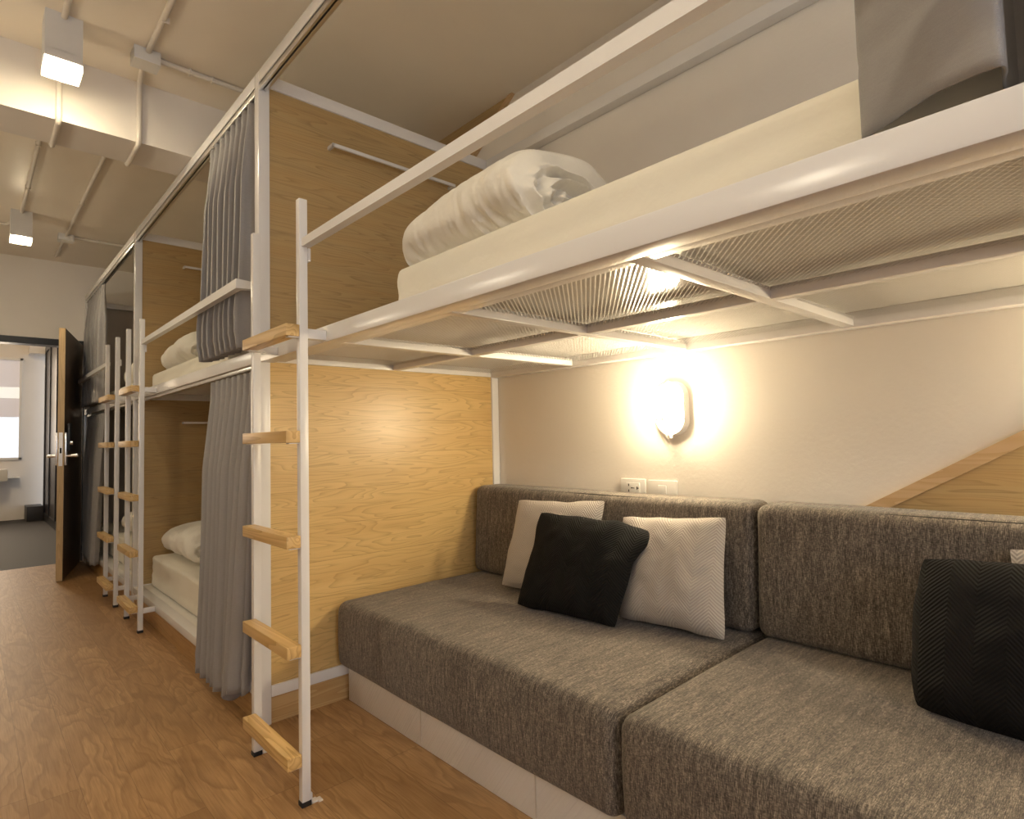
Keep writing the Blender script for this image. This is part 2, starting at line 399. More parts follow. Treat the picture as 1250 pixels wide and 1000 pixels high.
# ------------------------------------------------------------------ bunk beds
FX = .045
def bunk(name, label, y0, y1, side_beams=True, lower=True, last=False, ladder_end=None, posts=(True,), first=False):
    t = thing(name, label, 'bunk bed', (0, (y0+y1)/2, 0), 'white steel bunk beds along the wall')
    return t
def rect_beam_part(parent, nm, a, mat=None, bev=.003, label=None):
    return obj(nm, box(B(), *a, bev), mat or white_metal, parent, label)
def divider(parent, y, lower_rail=True):
    """post pair, cross rails and veneer panel standing in the plane y .. y+.04"""
    p = rect_beam_part(parent, 'post', (0, .04, y, y+.042, .0, 2.333))
    rect_beam_part(parent, 'post', (XW-.042, XW-.002, y, y+.042, 0, 2.333))
    rect_beam_part(parent, 'cross_rail', (.04, XW-.042, y, y+.04, 2.285, 2.333))
    rect_beam_part(parent, 'cross_rail', (.04, XW-.042, y, y+.04, .092, .131))
    rect_beam_part(parent, 'cross_rail', (.04, XW-.042, y-.001, y+.041, 1.272, 1.312))
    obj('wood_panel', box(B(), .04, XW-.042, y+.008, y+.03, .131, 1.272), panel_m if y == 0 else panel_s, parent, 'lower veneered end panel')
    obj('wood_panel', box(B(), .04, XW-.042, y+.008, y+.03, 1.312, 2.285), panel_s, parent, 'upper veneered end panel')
    obj('kickboard', box(B(), .04, XW-.042, y+.008, y+.03, 0, .092), kick_x, parent, 'wooden kickboard under the end panel')
def top_rail(parent, ya, yb):
    rect_beam_part(parent, 'top_rail', (0, FX, ya, yb, 2.288, 2.333))
    rect_beam_part(parent, 'rear_rail', (XW-.05, XW-.002, ya, yb, 2.285, 2.333))
    bm = B(); box(bm, .002, .010, ya, yb, 2.262, 2.288, .001); box(bm, .018, .030, ya, yb, 2.266, 2.288, .001); box(bm, .002, .030, ya, yb, 2.282, 2.288)
    tr = obj('curtain_track', bm, alu, parent, 'shiny aluminium curtain track')
    obj('slot', box(B(), .0101, .0179, ya+.004, yb-.004, 2.276, 2.2819), dark_slot, tr)
def deck(parent, ya, yb, under=True):
    """upper sleeping deck: beams z 1.27-1.315"""
    rect_beam_part(parent, 'side_beam', (0, .052, ya, yb, 1.268, 1.316), bev=.004)
    rect_beam_part(parent, 'deck_angle', (.052, .094, ya, yb, 1.274, 1.284), bev=.002)
    rect_beam_part(parent, 'side_beam', (XW-.05, XW-.002, ya, yb, 1.268, 1.312), bev=.004)
    obj('deck_board', box(B(), .052, XW-.05, ya, yb, 1.312, 1.322), board_m, parent, 'glossy white board under the mattress')
    tr = B(); box(tr, .010, .016, ya, yb, 1.252, 1.268, .001); box(tr, .026, .032, ya, yb, 1.252, 1.268, .001)
    return tr
def mesh_sheet(y0, y1, x0, x1, z):
    """expanded steel mesh: zigzag strands with diamond holes"""
    verts = []; faces = []
    pitch, rowh, w = .0125, .0074, .0018
    nr = int((x1-x0)/rowh); nc = int((y1-y0)/pitch*2)
    for r in range(nr+1):
        xb = x0 + r*rowh; s = 1 if r % 2 else -1
        base = len(verts)
        for c in range(nc+1):
            y = y0 + c*pitch/2; a = s*(1 if c % 2 else -1)*rowh*.42
            verts.append((xb+a-w, y, z)); verts.append((xb+a+w, y, z + .0006))
        for c in range(nc):
            k = base+2*c; faces.append((k, k+1, k+3, k+2))
    me = bpy.data.meshes.new('steel_mesh'); me.from_pydata(verts, [], faces); bm = B(); bm.from_mesh(me); bpy.data.meshes.remove(me)
    return bm

# bay over the sofa
Y0E = -2.66
bed0 = thing('bunk_bed', 'white steel loft bunk on the right with mesh underside, above the grey sofa', 'bunk bed', (0, -1.3, 0), None)
top_rail(bed0, Y0E, -.002); deck(bed0, Y0E, -.002).free()
rect_beam_part(bed0, 'post', (0, .04, Y0E-.042, Y0E, 0, 2.333)); rect_beam_part(bed0, 'post', (XW-.042, XW-.002, Y0E-.042, Y0E, 0, 2.333))
rect_beam_part(bed0, 'cross_rail', (.04, XW-.042, Y0E-.042, Y0E, 1.27, 1.312)); rect_beam_part(bed0, 'cross_rail', (.04, XW-.042, Y0E-.042, Y0E, 2.285, 2.333))
slats = [-.505, -1.035, -1.562, -2.09]
for s in slats: rect_beam_part(bed0, 'deck_slat', (.052, XW-.05, s-.016, s+.016, 1.272, 1.300), bev=.002)
ys = [-.002] + slats + [Y0E]
for a, b in zip(ys, ys[1:]):
    hi = a-(.016 if a > -.01 or True else 0); lo = b+(.016 if b > Y0E else 0)
    if a > -.01: hi = a
    rect_beam_part(bed0, 'deck_spine', (.545, .577, lo, hi, 1.272, 1.300), bev=.002)
    for x0, x1 in ((.07, .545), (.577, 1.08)):
        o = obj('steel_mesh', mesh_sheet(lo, hi, x0, x1, 1.2905), white_metal, bed0, 'expanded steel mesh panel', smooth=False)
bed0['_base'] = [0, -1.3, 0]
# guard rail
def guard(parent, ya, yb, bend_at, post_y):
    pts = [(-.063, ya, 1.5415), (-.063, bend_at, 1.5415)]
    if post_y is not None: pts += [(-.001, bend_at, 1.5415)]
    g = obj('guard_rail', tube(B(), pts, .0118, square=True), white_metal, parent)
    return g
g0 = guard(bed0, -.5418, -2.68, -2.68, 0)

# middle bay
L = 2.124
bed1 = thing('bunk_bed', 'white steel bunk in the middle, its gathered grey curtains beside the near post', 'bunk bed', (0, 1.05, 0), None)
divider(bed1, 0); top_rail(bed1, .042, L-.002); deck(bed1, .042, L-.002).free()
def lower_deck(parent, ya, yb):
    rect_beam_part(parent, 'lower_beam', (0, .05, ya, yb, .092, .131))
    obj('lower_deck_board', box(B(), .05, XW-.05, ya, yb, .118, .128), board_m, parent)
    obj('kickboard', box(B(), .006, .024, ya, yb, 0, .092), kick_m, parent, 'wooden kickboard under the lower bunk')
    rect_beam_part(parent, 'lower_track', (.012, .034, ya, yb, 1.252, 1.268), mat=alu)
lower_deck(bed1, .042, L-.002)
guard(bed1, 1.528, .02, .02, 0)
bed2 = thing('bunk_bed', 'white steel bunk at the far end beside the open door', 'bunk bed', (0, 3.2, 0), None)
divider(bed2, L); top_rail(bed2, L+.042, YF-.004); deck(bed2, L+.042, YF-.004).free(); lower_deck(bed2, L+.042, YF-.004)
guard(bed2, 2.612, 4.2, 4.2, 0)
rect_beam_part(bed2, 'post', (0, .04, YF-.05, YF-.006, 0, 2.285))
rect_beam_part(bed2, 'cross_rail', (.04, XW-.05, YF-.05, YF-.006, 2.24, 2.285))
obj('grey_end_panel', box(B(), .04, XW-.05, YF-.02, YF-.006, .14, 2.24), mat_flat('grey_end_board', (.42, .37, .32), .6), bed2, 'plain grey end board')

# clothes rails on the veneer panels
def clothes_rail(y, z, label):
    t = thing('clothes_rail', label, 'clothes rail', (.565, y, z), 'slim white clothes rails on the end panels')
    obj('bar', box(B(), .267, .864, y-.046, y-.036, z-.007, z+.007, .002), white_metal, t)
    for x in (.267, .852): obj('bracket', box(B(), x, x+.012, y-.046, y+.0005, z-.007, z+.007, .002), white_metal, t)
    return t
cr = clothes_rail(.008, 2.133, 'slim white clothes rail on the wood panel behind the loft bed\'s rolled duvet')
# keep them at the panel face
dup(cr, (0, L, .012), 'slim white clothes rail on the far upper wood panel of the middle bunk')
dup(cr, (0, L, 1.127-2.133), 'slim white clothes rail on the far lower wood panel of the middle bunk')

# ------------------------------------------------------------------ ladders
RUNGS = (.142, .432, .725, 1.012, 1.307)
def ladder(yn, yf, label, floor_feet):
    """near stile at yn, far stile at yf"""
    t = thing('bunk_ladder', label, 'ladder', (-.07, (yn+yf)/2, 0), 'bunk ladders')
    for y in (yn, yf):
        st = obj('stile', box(B(), -.0815, -.0575, y-.0115, y+.0115, .012, 1.668, .002), white_metal, t)
        obj('foot_cap', box(B(), -.083, -.056, y-.013, y+.013, 0, .014, .002), dark_rubber, st, 'black rubber foot')
    for z in RUNGS:
        rg = obj('rung', box(B(), -.122, -.083, yn-.014, yf-.030, z-.033, z, .002), rung_m, t, 'pine tread')
        obj('bracket', box(B(), -.112, -.0583, yn-.008, yn+.012, z-.036, z-.0335), white_metal, rg)
        obj('bracket', box(B(), -.112, -.0583, yf-.06, yf-.034, z-.036, z-.0335), white_metal, rg)
    for y in (yn, yf): obj('fixing_plate', box(B(), -.0574, -.0005, y-.006, y+.020 if y == yn else y+.006, 1.272, 1.300, .002), white_metal, t)
    if floor_feet:
        for y in (yn, yf):
            bk = B(); box(bk, -.0574, -.036, y-.010, y+.010, 0, .004); box(bk, -.0574, -.053, y-.010, y+.010, 0, .03)
            box(bk, -.037, -.026, y-.016, y+.004, 0, .004)
            obj('floor_bracket', bk, white_metal, t)
    else:
        for y in (yn, yf): obj('lower_fixing', box(B(), -.0574, -.0005, y-.008, y+.008, .098, .125, .002), white_metal, t)
    # clamp that carries the guard rail
    bk = B(); box(bk, -.0574, -.05, yn-.016, yn+.012, 1.49, 1.5275, .001)
    obj('rail_clamp', bk, white_metal, t)
    return t
ladder(-.530, -.168, 'nearest white ladder with pine treads, left of the grey sofa', True)
ladder(1.540, 1.900, 'middle one of three white ladders with pine treads, serving the middle bunk', False)
ladder(2.240, 2.600, 'farthest of three white ladders with pine treads, nearest the open door', False)

# ------------------------------------------------------------------ mattresses and duvets
def sheet_disp(seed, amp=.004):
    def f(p, n):
        k = 1-min(1, abs(n.z)) if abs(n.z) < .99 else .25
        a = noise.noise(Vector((p.x*4, p.y*3+seed, p.z*16)))*amp + noise.noise(Vector((p.x*9, p.y*5+seed+p.z*25, p.z*9)))*amp*.9
        a += .0014*math.sin(p.z*110 + p.y*2.6 + 2*noise.noise(Vector((p.y*1.5, seed, 0))))*(1-abs(n.z))
        return n*a*k
    return f
def mattress(y0, y1, z0, z1, label, x0=.085):
    o = obj('mattress', rbox(x0, XW-.06, y0, y1, z0, z1, .022, (10, 70, 6), sheet_disp(y0)), linen, None, base=((x0+XW-.06)/2, (y0+y1)/2, z0))
    return tag(o, label, 'mattress', 'mattresses under cream fitted sheets')
mattress(-2.6, -.755, 1.323, 1.446, 'cream sheeted mattress on the loft deck above the sofa', .094)
mattress(.08, 2.07, 1.323, 1.430, 'cream sheeted mattress on the upper deck of the middle bunk')
mattress(.08, 2.05, .129, .315, 'cream sheeted mattress on the lower deck of the middle bunk')
mattress(2.30, 4.20, 1.323, 1.43, 'cream sheeted mattress on the upper deck of the far bunk')
mattress(2.30, 4.20, .129, .315, 'cream sheeted mattress on the lower deck of the far bunk, behind the farthest ladder')

def duvet_roll(x0, x1, y0, y1, z0, h, label, seed=0, parent=None):
    """rolled duvet lying along y from y1 (far) to y0 (near, where the spiral end shows)"""
    bm = B(); NU, NV = 90, 84; cx = (x0+x1)/2; hw = (x1-x0)/2; hh = h/2; cz = z0+hh
    rings = []
    def sect(v, k, y, wob):
        ang = 2*math.pi*v/NV; c, s = math.cos(ang), math.sin(ang)
        e = 2/2.9
        px = hw*abs(c)**e*(1 if c > 0 else -1); pz = hh*abs(s)**(2/2.4)*(1 if s > 0 else -1)
        # higher toward the middle-back, leaning front
        pz *= (1.0 if s < 0 else 1 - .17*max(0, -c)**1.2)
        q = Vector((px*k, 0, pz*k))
        nd = Vector((c, 0, s)).normalized()
        loc_ = .35 + .65*max(0, noise.noise(Vector((c*1.2, y*5+seed, s*1.2)))+.35)
        w = wob*(noise.noise(Vector((c*1.5+seed, y*30, s*1.5)))*.009*loc_ + noise.noise(Vector((c*1.4, y*7+seed, s*1.4)))*.010
                 - abs(noise.noise(Vector((c*.9+seed, y*44+2*c, s*1.2))))*.020*loc_*max(.2, -s+.6))
        # bottom stays flat on the mattress
        if s < -.75: w *= .2
        return Vector((cx, y, cz)) + q + nd*w
    def ends(u):
        # round in at both ends
        a = .055
        t = u*(y1-y0); k = 1
        tp = 1-.22*max(0, (u-.25)/.75)**1.1
        if t < a: k = math.sqrt(max(0, 1-(1-t/a)**2))*.28+.72
        if (y1-y0)-t < a*1.3: tt = ((y1-y0)-t)/(a*1.3); k = math.sqrt(max(0, 1-(1-tt)**2))*.25+.75
        return k*tp
    for i in range(NU+1):
        u = i/NU; k = ends(u); y = y0+u*(y1-y0)
        ring = []
        for v in range(NV):
            p = sect(v, k, y, 1); 
            # squash so that scaling keeps the bottom on the mattress
            p.z += -(1-k)*hh*.95; p.x -= (1-k)*hw*.75
            p.y += noise.noise(Vector((p.x*7+seed, p.z*9, u*2)))*.02
            ring.append(bm.verts.new(p))
        rings.append(ring)
    for a, b in zip(rings, rings[1:]):
        for v in range(NV): bm.faces.new((a[v], a[(v+1) % NV], b[(v+1) % NV], b[v]))
    # end caps with spiral folds
    for ring, sg in ((rings[0], -1), (rings[-1], 1)):
        prev = ring; cen = sum((v.co for v in ring), Vector())/NV + Vector((-.02, 0, -.02))
        M = 26
        for j in range(1, M+1):
            k = 1-j/M
            new = []
            for v in range(NV):
                ang = 2*math.pi*v/NV; rad = k
                spiral = math.sin(2*math.pi*(3.1*rad**.8 + ang/(2*math.pi)) + 1.6*noise.noise(Vector((math.cos(ang)*2, rad*3, math.sin(ang)*2+seed))))
                depth = (1-rad)*.018 - .018*spiral*min(1, (1-rad)*5)*min(1, rad*4+.2) + .02*noise.noise(Vector((math.cos(ang)*3*rad+seed, 5, math.sin(ang)*3*rad+rad*3)))*min(1, (1-rad)*6)
                if sg < 0: depth -= .022*math.sin(min(1, (1-rad)*2.2)*math.pi/2)
                else: depth = (1-rad)*-.03
                base = ring[v].co; p = cen.lerp(base, k); p.y = base.y*k + cen.y*(1-k) - sg*depth
                if j < M: new.append(bm.verts.new(p))
            if j < M:
                for v in range(NV): bm.faces.new((prev[v], prev[(v+1) % NV], new[(v+1) % NV], new[v]) if sg > 0 else (prev[(v+1) % NV], prev[v], new[v], new[(v+1) % NV]))
                prev = new
            else:
                c = bm.verts.new(Vector((cen.x, cen.y - sg*.03*(0 if sg > 0 else 1), cen.z)))
                for v in range(NV): bm.faces.new((prev[v], prev[(v+1) % NV], c) if sg > 0 else (prev[(v+1) % NV], prev[v], c))
    bmesh.ops.recalc_face_normals(bm, faces=bm.faces)
    zmin = min(v.co.z for v in bm.verts); bmesh.ops.translate(bm, verts=bm.verts, vec=(0, 0, z0-zmin))
    o = obj('rolled_duvet', bm, linen2, None, base=(cx, (y0+y1)/2, z0))
    return tag(o, label, 'duvet', 'rolled cream duvets')
duvet_roll(.105, .55, -1.23, -.745, 1.450, .218, 'rolled cream duvet on the loft mattress above the sofa', 1)
duvet_roll(.115, .60, 1.50, 2.06, 1.435, .22, 'rolled cream duvet on the upper deck of the middle bunk', 8)
duvet_roll(.115, .62, 1.42, 2.04, .320, .22, 'rolled cream duvet on the lower deck of the middle bunk', 15)
duvet_roll(.115, .60, 2.70, 3.25, 1.435, .22, 'rolled cream duvet on the upper deck of the far bunk', 22)
duvet_roll(.115, .60, 2.75, 3.30, .320, .22, 'rolled cream duvet on the lower deck of the far bunk', 29)

# ------------------------------------------------------------------ curtains
def curtain(name, label, ya, yb, x, ztop, zbot, n, spread=None, amp=.028, flare=None, seed=0, group='grey curtains of the bunks', tape=True, lift=0):
    t = thing(name, label, 'curtain', (x, (ya+yb)/2, zbot), group)
    NS, NZ = n*14, 46; bm = B(); rows = []
    yc0, yc1 = spread or (ya, yb)
    for j in range(NZ+1):
        w = j/NZ; z = ztop + (zbot-ztop)*w; row = []
        op = min(1, max(0, (w-.06)/.25)) if tape else 1
        for i in range(NS+1):
            s = i/NS
            y_t = ya + (yb-ya)*s; y_b = yc0 + (yc1-yc0)*s; y = y_t*(1-w)+y_b*w
            ph = 2*math.pi*n*s + .7*math.sin(3.1*s*n*.5+seed) * op + .35*noise.noise(Vector((s*6, w*2, seed)))
            a = amp*((.35 if tape else 1) + (.65 if tape else 0)*op)*(1+.3*noise.noise(Vector((s*n*.7, w*1.5, seed+3))))
            dx = a*math.sin(ph); dy = a*.55*math.sin(2*ph+seed)*op*(yb-ya)/(n*.075)*.5
            if flare: dx += flare(s, w)
            # header: pinch groups
            if tape and w < .05: dx += .004*math.sin(ph*3)
            # hem tuck
            if abs(w-.93) < .012: dx -= .0025
            row.append(bm.verts.new((x+dx, y+dy, z + .004*math.sin(ph)*w + (lift*w*max(0, 1-max(0, s-.17)/.06) if s < .23 else 0))))
        rows.append(row)
    for a, b in zip(rows, rows[1:]):
        for i in range(NS): bm.faces.new((a[i], a[i+1], b[i+1], b[i]))
    o = obj('cloth', bm, curtain_m, t); md = o.modifiers.new('thickness', 'SOLIDIFY'); md.thickness = .002; md.offset = 0
    return t
curtain('bunk_curtain', 'grey curtain gathered beside the near post on the middle bunk\'s upper deck', .062, .60, .014, 2.262, 1.335, 8, (.075, .61), .033,
        flare=lambda s, w: -.018*w + (-.012*math.sin(max(0, (w-.72))/.28*math.pi)), seed=2)
curtain('bunk_curtain', 'long grey curtain beside the near post on the middle lower bunk, hem near floor', .062, .60, .020, 1.246, .052, 8, (.07, .57), .033,
        flare=lambda s, w: -.035*w**1.5*(s/.16 if s < .16 else max(0, 1-(s-.16)/.07)) - .040*w, seed=5, lift=.05)
curtain('bunk_curtain', 'grey curtain on the farthest upper bunk, gathered right beside the open door', 3.35, 4.14, .014, 2.262, 1.335, 9, (3.30, 4.12), .028, flare=lambda s, w: -.02*w, seed=9)
curtain('bunk_curtain', 'long dark grey curtain on the farthest lower bunk, right beside the open door', 3.30, 4.12, .018, 1.246, .10, 9, (3.28, 4.08), .024, flare=lambda s, w: -.055*w*(1-.6*s), seed=12)
# curtain close to the camera, over the loft deck: free-form path in plan
def near_curtain():
    t = thing('bunk_curtain', 'grey curtain hanging over the loft deck at the upper right, closest of the curtains', 'curtain', (.03, -2.2, 1.335), 'grey curtains of the bunks')
    P = [(.085, -1.905), (.066, -1.912), (.048, -1.935), (.030, -1.962), (.016, -1.99), (.004, -2.02), (-.004, -2.04), (-.003, -2.053), (.010, -2.056), (.03, -2.052), (.06, -2.05),
         (.085, -2.06), (.09, -2.075), (.07, -2.085), (.04, -2.085), (.01, -2.10), (-.005, -2.13), (0, -2.16), (.03, -2.165), (.07, -2.16), (.085, -2.18), (.05, -2.20), (.01, -2.22), (-.005, -2.25),
         (.02, -2.28), (.07, -2.27), (.085, -2.30), (.04, -2.33), (0, -2.36), (.01, -2.39), (.07, -2.40), (.085, -2.43), (.03, -2.46), (0, -2.50), (.04, -2.53), (.08, -2.55)]
    pts = []
    for i in range(len(P)-1):
        p0, p1, p2, p3 = [Vector(P[min(max(k, 0), len(P)-1)]) for k in (i-1, i, i+1, i+2)]
        for q in range(5):
            u = q/5; pts.append(.5*((2*p1)+(p2-p0)*u+(2*p0-5*p1+4*p2-p3)*u*u+(3*p1-p0-3*p2+p3)*u**3))
    pts.append(Vector(P[-1])); n = len(pts)
    bm = B(); rows = []; NZ = 60
    for j in range(NZ+1):
        w = j/NZ; z = 2.262 + (1.338-2.262)*w; row = []
        k = .35+.65*min(1, w/.25)
        for i, p in enumerate(pts):
            s = i/(n-1)
            x = .016 + (min(p.x, .080)-.016)*k + .006*noise.noise(Vector((s*20, w*4, 1))); y = p.y + .012*(1-w)*math.sin(s*9)
            zz = z + (.004*math.sin(min(1, s*5.5)*math.pi)*max(0, w-.8)/.2)
            if .88 < w < .90: x += .004
            row.append(bm.verts.new((x, y, zz)))
        rows.append(row)
    for a, b in zip(rows, rows[1:]):
        for i in range(n-1): bm.faces.new((a[i], a[i+1], b[i+1], b[i]))
    o = obj('cloth', bm, curtain_m, t); md = o.modifiers.new('thickness', 'SOLIDIFY'); md.thickness = .003; md.offset = 0
near_curtain()

# ------------------------------------------------------------------ sofa
def soft(seed, amp):
    def f(p, n): return n*(noise.noise(Vector((p.x*3, p.y*3+seed, p.z*3)))*amp + noise.noise(Vector((p.x*11, p.y*11+seed, p.z*11)))*amp*.35)
    return f
sofa = thing('sofa', 'long grey-brown tweed sofa against the wall under the loft bunk', 'sofa', (.7, -1.34, 0))
obj('base', box(B(), .325, XW-.04, -2.62, -.012, .0, .136, .003), wrap, sofa, 'white plinth still in clear plastic film')
fs = mat_flat('film_seam', (.58, .54, .50), .3)
for y in (-.50, -1.02, -1.6): obj('film_seam', box(B(), .3235, .3255, y-.002, y+.002, .01, .13), fs, sofa)
YS = -1.318
def crown(p, n, y0, y1):
    return Vector((0, 0, 0))
for a, b in ((YS+.004, -.010), (-2.66, YS-.004)):
    def dsp(p, n, a=a, b=b):
        u = (p.y-a)/(b-a); bulge = .006*math.sin(math.pi*min(1, max(0, u)))
        v = n*(noise.noise(Vector((p.x*3, p.y*3, p.z*3)))*.003)
        if n.z > .5: v.z += bulge + .006*math.sin(math.pi*min(1, max(0, (p.x-.26)/.85)))
        if n.x < -.5: v.x -= .006*math.sin(math.pi*min(1, max(0, (p.z-.137)/.24)))
        return v
    obj('seat_cushion', rbox(.277, 1.09, a, b, .137, .378, .034, (22, 40, 6), dsp), tweed, sofa)
    def dsb(p, n, a=a, b=b):
        u = (p.y-a)/(b-a); v = n*(noise.noise(Vector((p.x*3, p.y*3+4, p.z*3)))*.003)
        if n.x < -.5: v.x -= .012*math.sin(math.pi*min(1, max(0, u)))*math.sin(math.pi*min(1, max(0, (p.z-.36)/.4)))
        v.x += (p.z-.38)*.06*(1 if p.x < 1.05 else 0)
        return v
    bc = obj('back_cushion', rbox(.935, 1.118, a, b, .384, .765, .034, (8, 40, 12), dsb), tweed, sofa)
    zt = .757
    obj('piping', tube(B(), [(.966+.022, a+.03, zt-.004), (.966+.012, a+.06, zt+.001), (.966+.008, (a+b)/2, zt+.003), (.966+.012, b-.06, zt+.001), (.966+.022, b-.03, zt-.004)], .0022, 8), piping_m, bc, 'dark seam along the top edge')

# ------------------------------------------------------------------ throw cushions
def pillow(BL, BR, TL, TR, th, mat, label, fold=None, seed=0, group=None, N=30, pinch=.05, sag=0):
    BL, BR, TL, TR = map(Vector, (BL, BR, TL, TR)); cen = (BL+BR+TL+TR)/4
    wx = ((BR+TR)-(BL+TL)).normalized(); zz = ((TL+TR)-(BL+BR)); zz = (zz-wx*zz.dot(wx)).normalized(); ny = zz.cross(wx).normalized()
    rot = Matrix((wx, ny, zz)).transposed()            # local x width, y depth (normal), z height
    inv = rot.inverted(); loc = [inv @ (c-cen) for c in (BL, BR, TL, TR)]
    bm = B(); vs_ = {}
    for side in (1, -1):
        for i in range(N+1):
            for j in range(N+1):
                e = i in (0, N) or j in (0, N)
                if e and side < 0: vs_[(side, i, j)] = vs_[(1, i, j)]; continue
                u, v = i/N, j/N; a, b = 2*u-1, 2*v-1
                # concave outline between pointed corners
                u2 = .5 + (u-.5)*(1-pinch*(1-b*b)); v2 = .5 + (v-.5)*(1-pinch*(1-a*a))
                cr = 1 - .016*(abs(a)**7)*(abs(b)**7)*2; u2 = .5+(u2-.5)*cr; v2 = .5+(v2-.5)*cr
                u2 += .012*noise.noise(Vector((b*2.3, seed, a)))*abs(a)**3; v2 += .016*noise.noise(Vector((a*2.6, seed+5, b)))*abs(b)**3
                p = loc[0]*(1-u2)*(1-v2) + loc[1]*u2*(1-v2) + loc[2]*(1-u2)*v2 + loc[3]*u2*v2
                f = max(0, (1-abs(a)**2.6)*(1-abs(b)**2.6))**.55
                d = th*f*(1 - .25*b) * (1+.12*noise.noise(Vector((a*2+seed, b*2, side))))
                d += .006*noise.noise(Vector((a*5+seed, b*5, side*3)))*f
                p = p + Vector((0, -side*d, 0))
                if fold: p = fold(p, a, b, side, f)
                vs_[(side, i, j)] = bm.verts.new(p)
        for i in range(N):
            for j in range(N):
                q = [vs_[(side, i, j)], vs_[(side, i+1, j)], vs_[(side, i+1, j+1)], vs_[(side, i, j+1)]]
                if side < 0: q.reverse()
                bm.faces.new(q)
    bmesh.ops.recalc_face_normals(bm, faces=bm.faces)
    me = finish(bm, 'throw_cushion', mat); o = bpy.data.objects.new('throw_cushion', me); C.objects.link(o)
    o.matrix_world = Matrix.Translation(cen) @ rot.to_4x4()
    tag(o, label, 'cushion', group or 'throw cushions on the sofa')
    return o
pillow((.795, -.365, .40), (.82, -.79, .40), (.905, -.362, .73), (.925, -.80, .75), .050, grey_knit, 'light grey herringbone cushion at the left, half behind the small black cushion', seed=1)
def bfold(p, a, b, side, f):
    # upper right corner folded back
    k = max(0, a-.45)*max(0, b-.2)
    p.y += .10*k; p.z -= .05*k
    k2 = math.exp(-((a-.62)/.10)**2)*max(0, b+.2)
    p.y += .014*k2*(1 if side > 0 else .3)
    return p
pillow((.660, -.595, .392), (.70, -1.00, .392), (.80, -.588, .708), (.83, -1.05, .705), .050, black_knit, 'black herringbone cushion between the two light grey cushions', fold=bfold, seed=4)
pillow((.785, -.945, .393), (.815, -1.295, .393), (.90, -.885, .705), (.915, -1.262, .73), .058, grey_knit, 'light grey herringbone cushion right of the small black one', seed=8)
pillow((.715, -1.765, .394), (.70, -2.19, .394), (.83, -1.768, .688), (.82, -2.19, .69), .068, black_knit, 'large black herringbone cushion at the right end of the sofa', seed=12, pinch=-.05)
pillow((.855, -1.93, .394), (.855, -2.33, .394), (.925, -1.905, .715), (.925, -2.33, .72), .038, grey_knit, 'light grey cushion whose corner peeks out behind the black cushion at the right', seed=15)

# ------------------------------------------------------------------ wall lamp, socket, switch
LY, LZ = -.962, 1.072
def capsule(bm, cy, cz, hw, hh, x0, x1, k0=1, k1=1, n=40, dome=False):
    """stadium shaped solid on the wall from x0 (wall) out to x1"""
    r = hw; out = []
    for i in range(n):
        a = 2*math.pi*i/n; y = r*math.cos(a); z = r*math.sin(a) + (hh-r if math.sin(a) >= 0 else -(hh-r)); out.append((y, z))
    rings = []
    steps = [(0, k0)] + ([(s, k1*math.sqrt(max(.0, 1-s**2.4))) for s in (.35, .6, .78, .9, .97)] if dome else [(1, k1)])
    for s, k in steps:
        rings.append([bm.verts.new((x0+(x1-x0)*s, cy+y*k, cz+z*k)) for y, z in out])
    for a, b in zip(rings, rings[1:]):
        for i in range(n): bm.faces.new((a[i], a[(i+1) % n], b[(i+1) % n], b[i]))
    bm.faces.new(rings[0]); bm.faces.new(rings[-1][::-1]); bmesh.ops.recalc_face_normals(bm, faces=bm.faces); return bm
wl = thing('wall_lamp', 'lit oval bulkhead lamp with wire guard on the white wall above the wall socket', 'lamp', (XW, LY, LZ))
obj('backplate', capsule(B(), LY, LZ, .060, .100, XW, XW-.032, 1, .95), plast, wl)
obj('glass_diffuser', capsule(B(), LY, LZ+.004, .050, .088, XW-.0325, XW-.078, 1, 1, dome=True), lens_wall, wl, 'glowing glass dome')
bm = B()
tube(bm, [(XW-.033, LY, LZ+.096), (XW-.062, LY, LZ+.088), (XW-.083, LY, LZ+.04), (XW-.084, LY, LZ-.03), (XW-.064, LY, LZ-.085), (XW-.033, LY, LZ-.096)], .0035, 8)
tube(bm, [(XW-.034, LY-.055, LZ-.04), (XW-.062, LY-.048, LZ-.04), (XW-.084, LY, LZ-.04), (XW-.062, LY+.048, LZ-.04), (XW-.034, LY+.055, LZ-.04)], .0032, 8)
obj('wire_guard', bm, plast, wl)
obj('fixing_screw', box(B(), XW-.05, XW-.03, LY-.008, LY+.008, LZ-.108, LZ-.094, .002), plast, wl)
def added_fill_lamp(y, label):  # unseen lamps added to brighten the ceiling, floor and curtains
    t = thing('wall_lamp', label, 'lamp', (XL, y, 1.85), 'added fill lamps on the unseen corridor wall opposite the bunks')
    obj('backplate', capsule(B(), y, 1.85, .075, .12, XL, XL+.032, 1, .95), plast, t)
    obj('glass_diffuser', capsule(B(), y, 1.85, .065, .108, XL+.0325, XL+.085, 1, 1, dome=True), lens_fill, t)
for y_, w_ in ((-1.5, 'sofa and loft bunk'), (.6, 'middle bunk'), (2.7, 'farthest bunk')): added_fill_lamp(y_, 'added oval fill lamp on the unseen corridor wall across from the ' + w_)
for ch in dup(wl, (0, -1.36, 0), 'lit oval bulkhead lamp at the far right end of the wall over the sofa').children: pass
sk = thing('wall_socket', 'white wall socket with dark holes, left of the blank switch plate above the sofa back', 'socket', (XW, -.772, .77))
obj('plate', box(B(), XW-.009, XW, -.830, -.716, .735, .812, .003), plast, sk)
obj('module', box(B(), XW-.0105, XW-.008, -.806, -.744, .752, .797, .001), plast, sk)
bm = B()
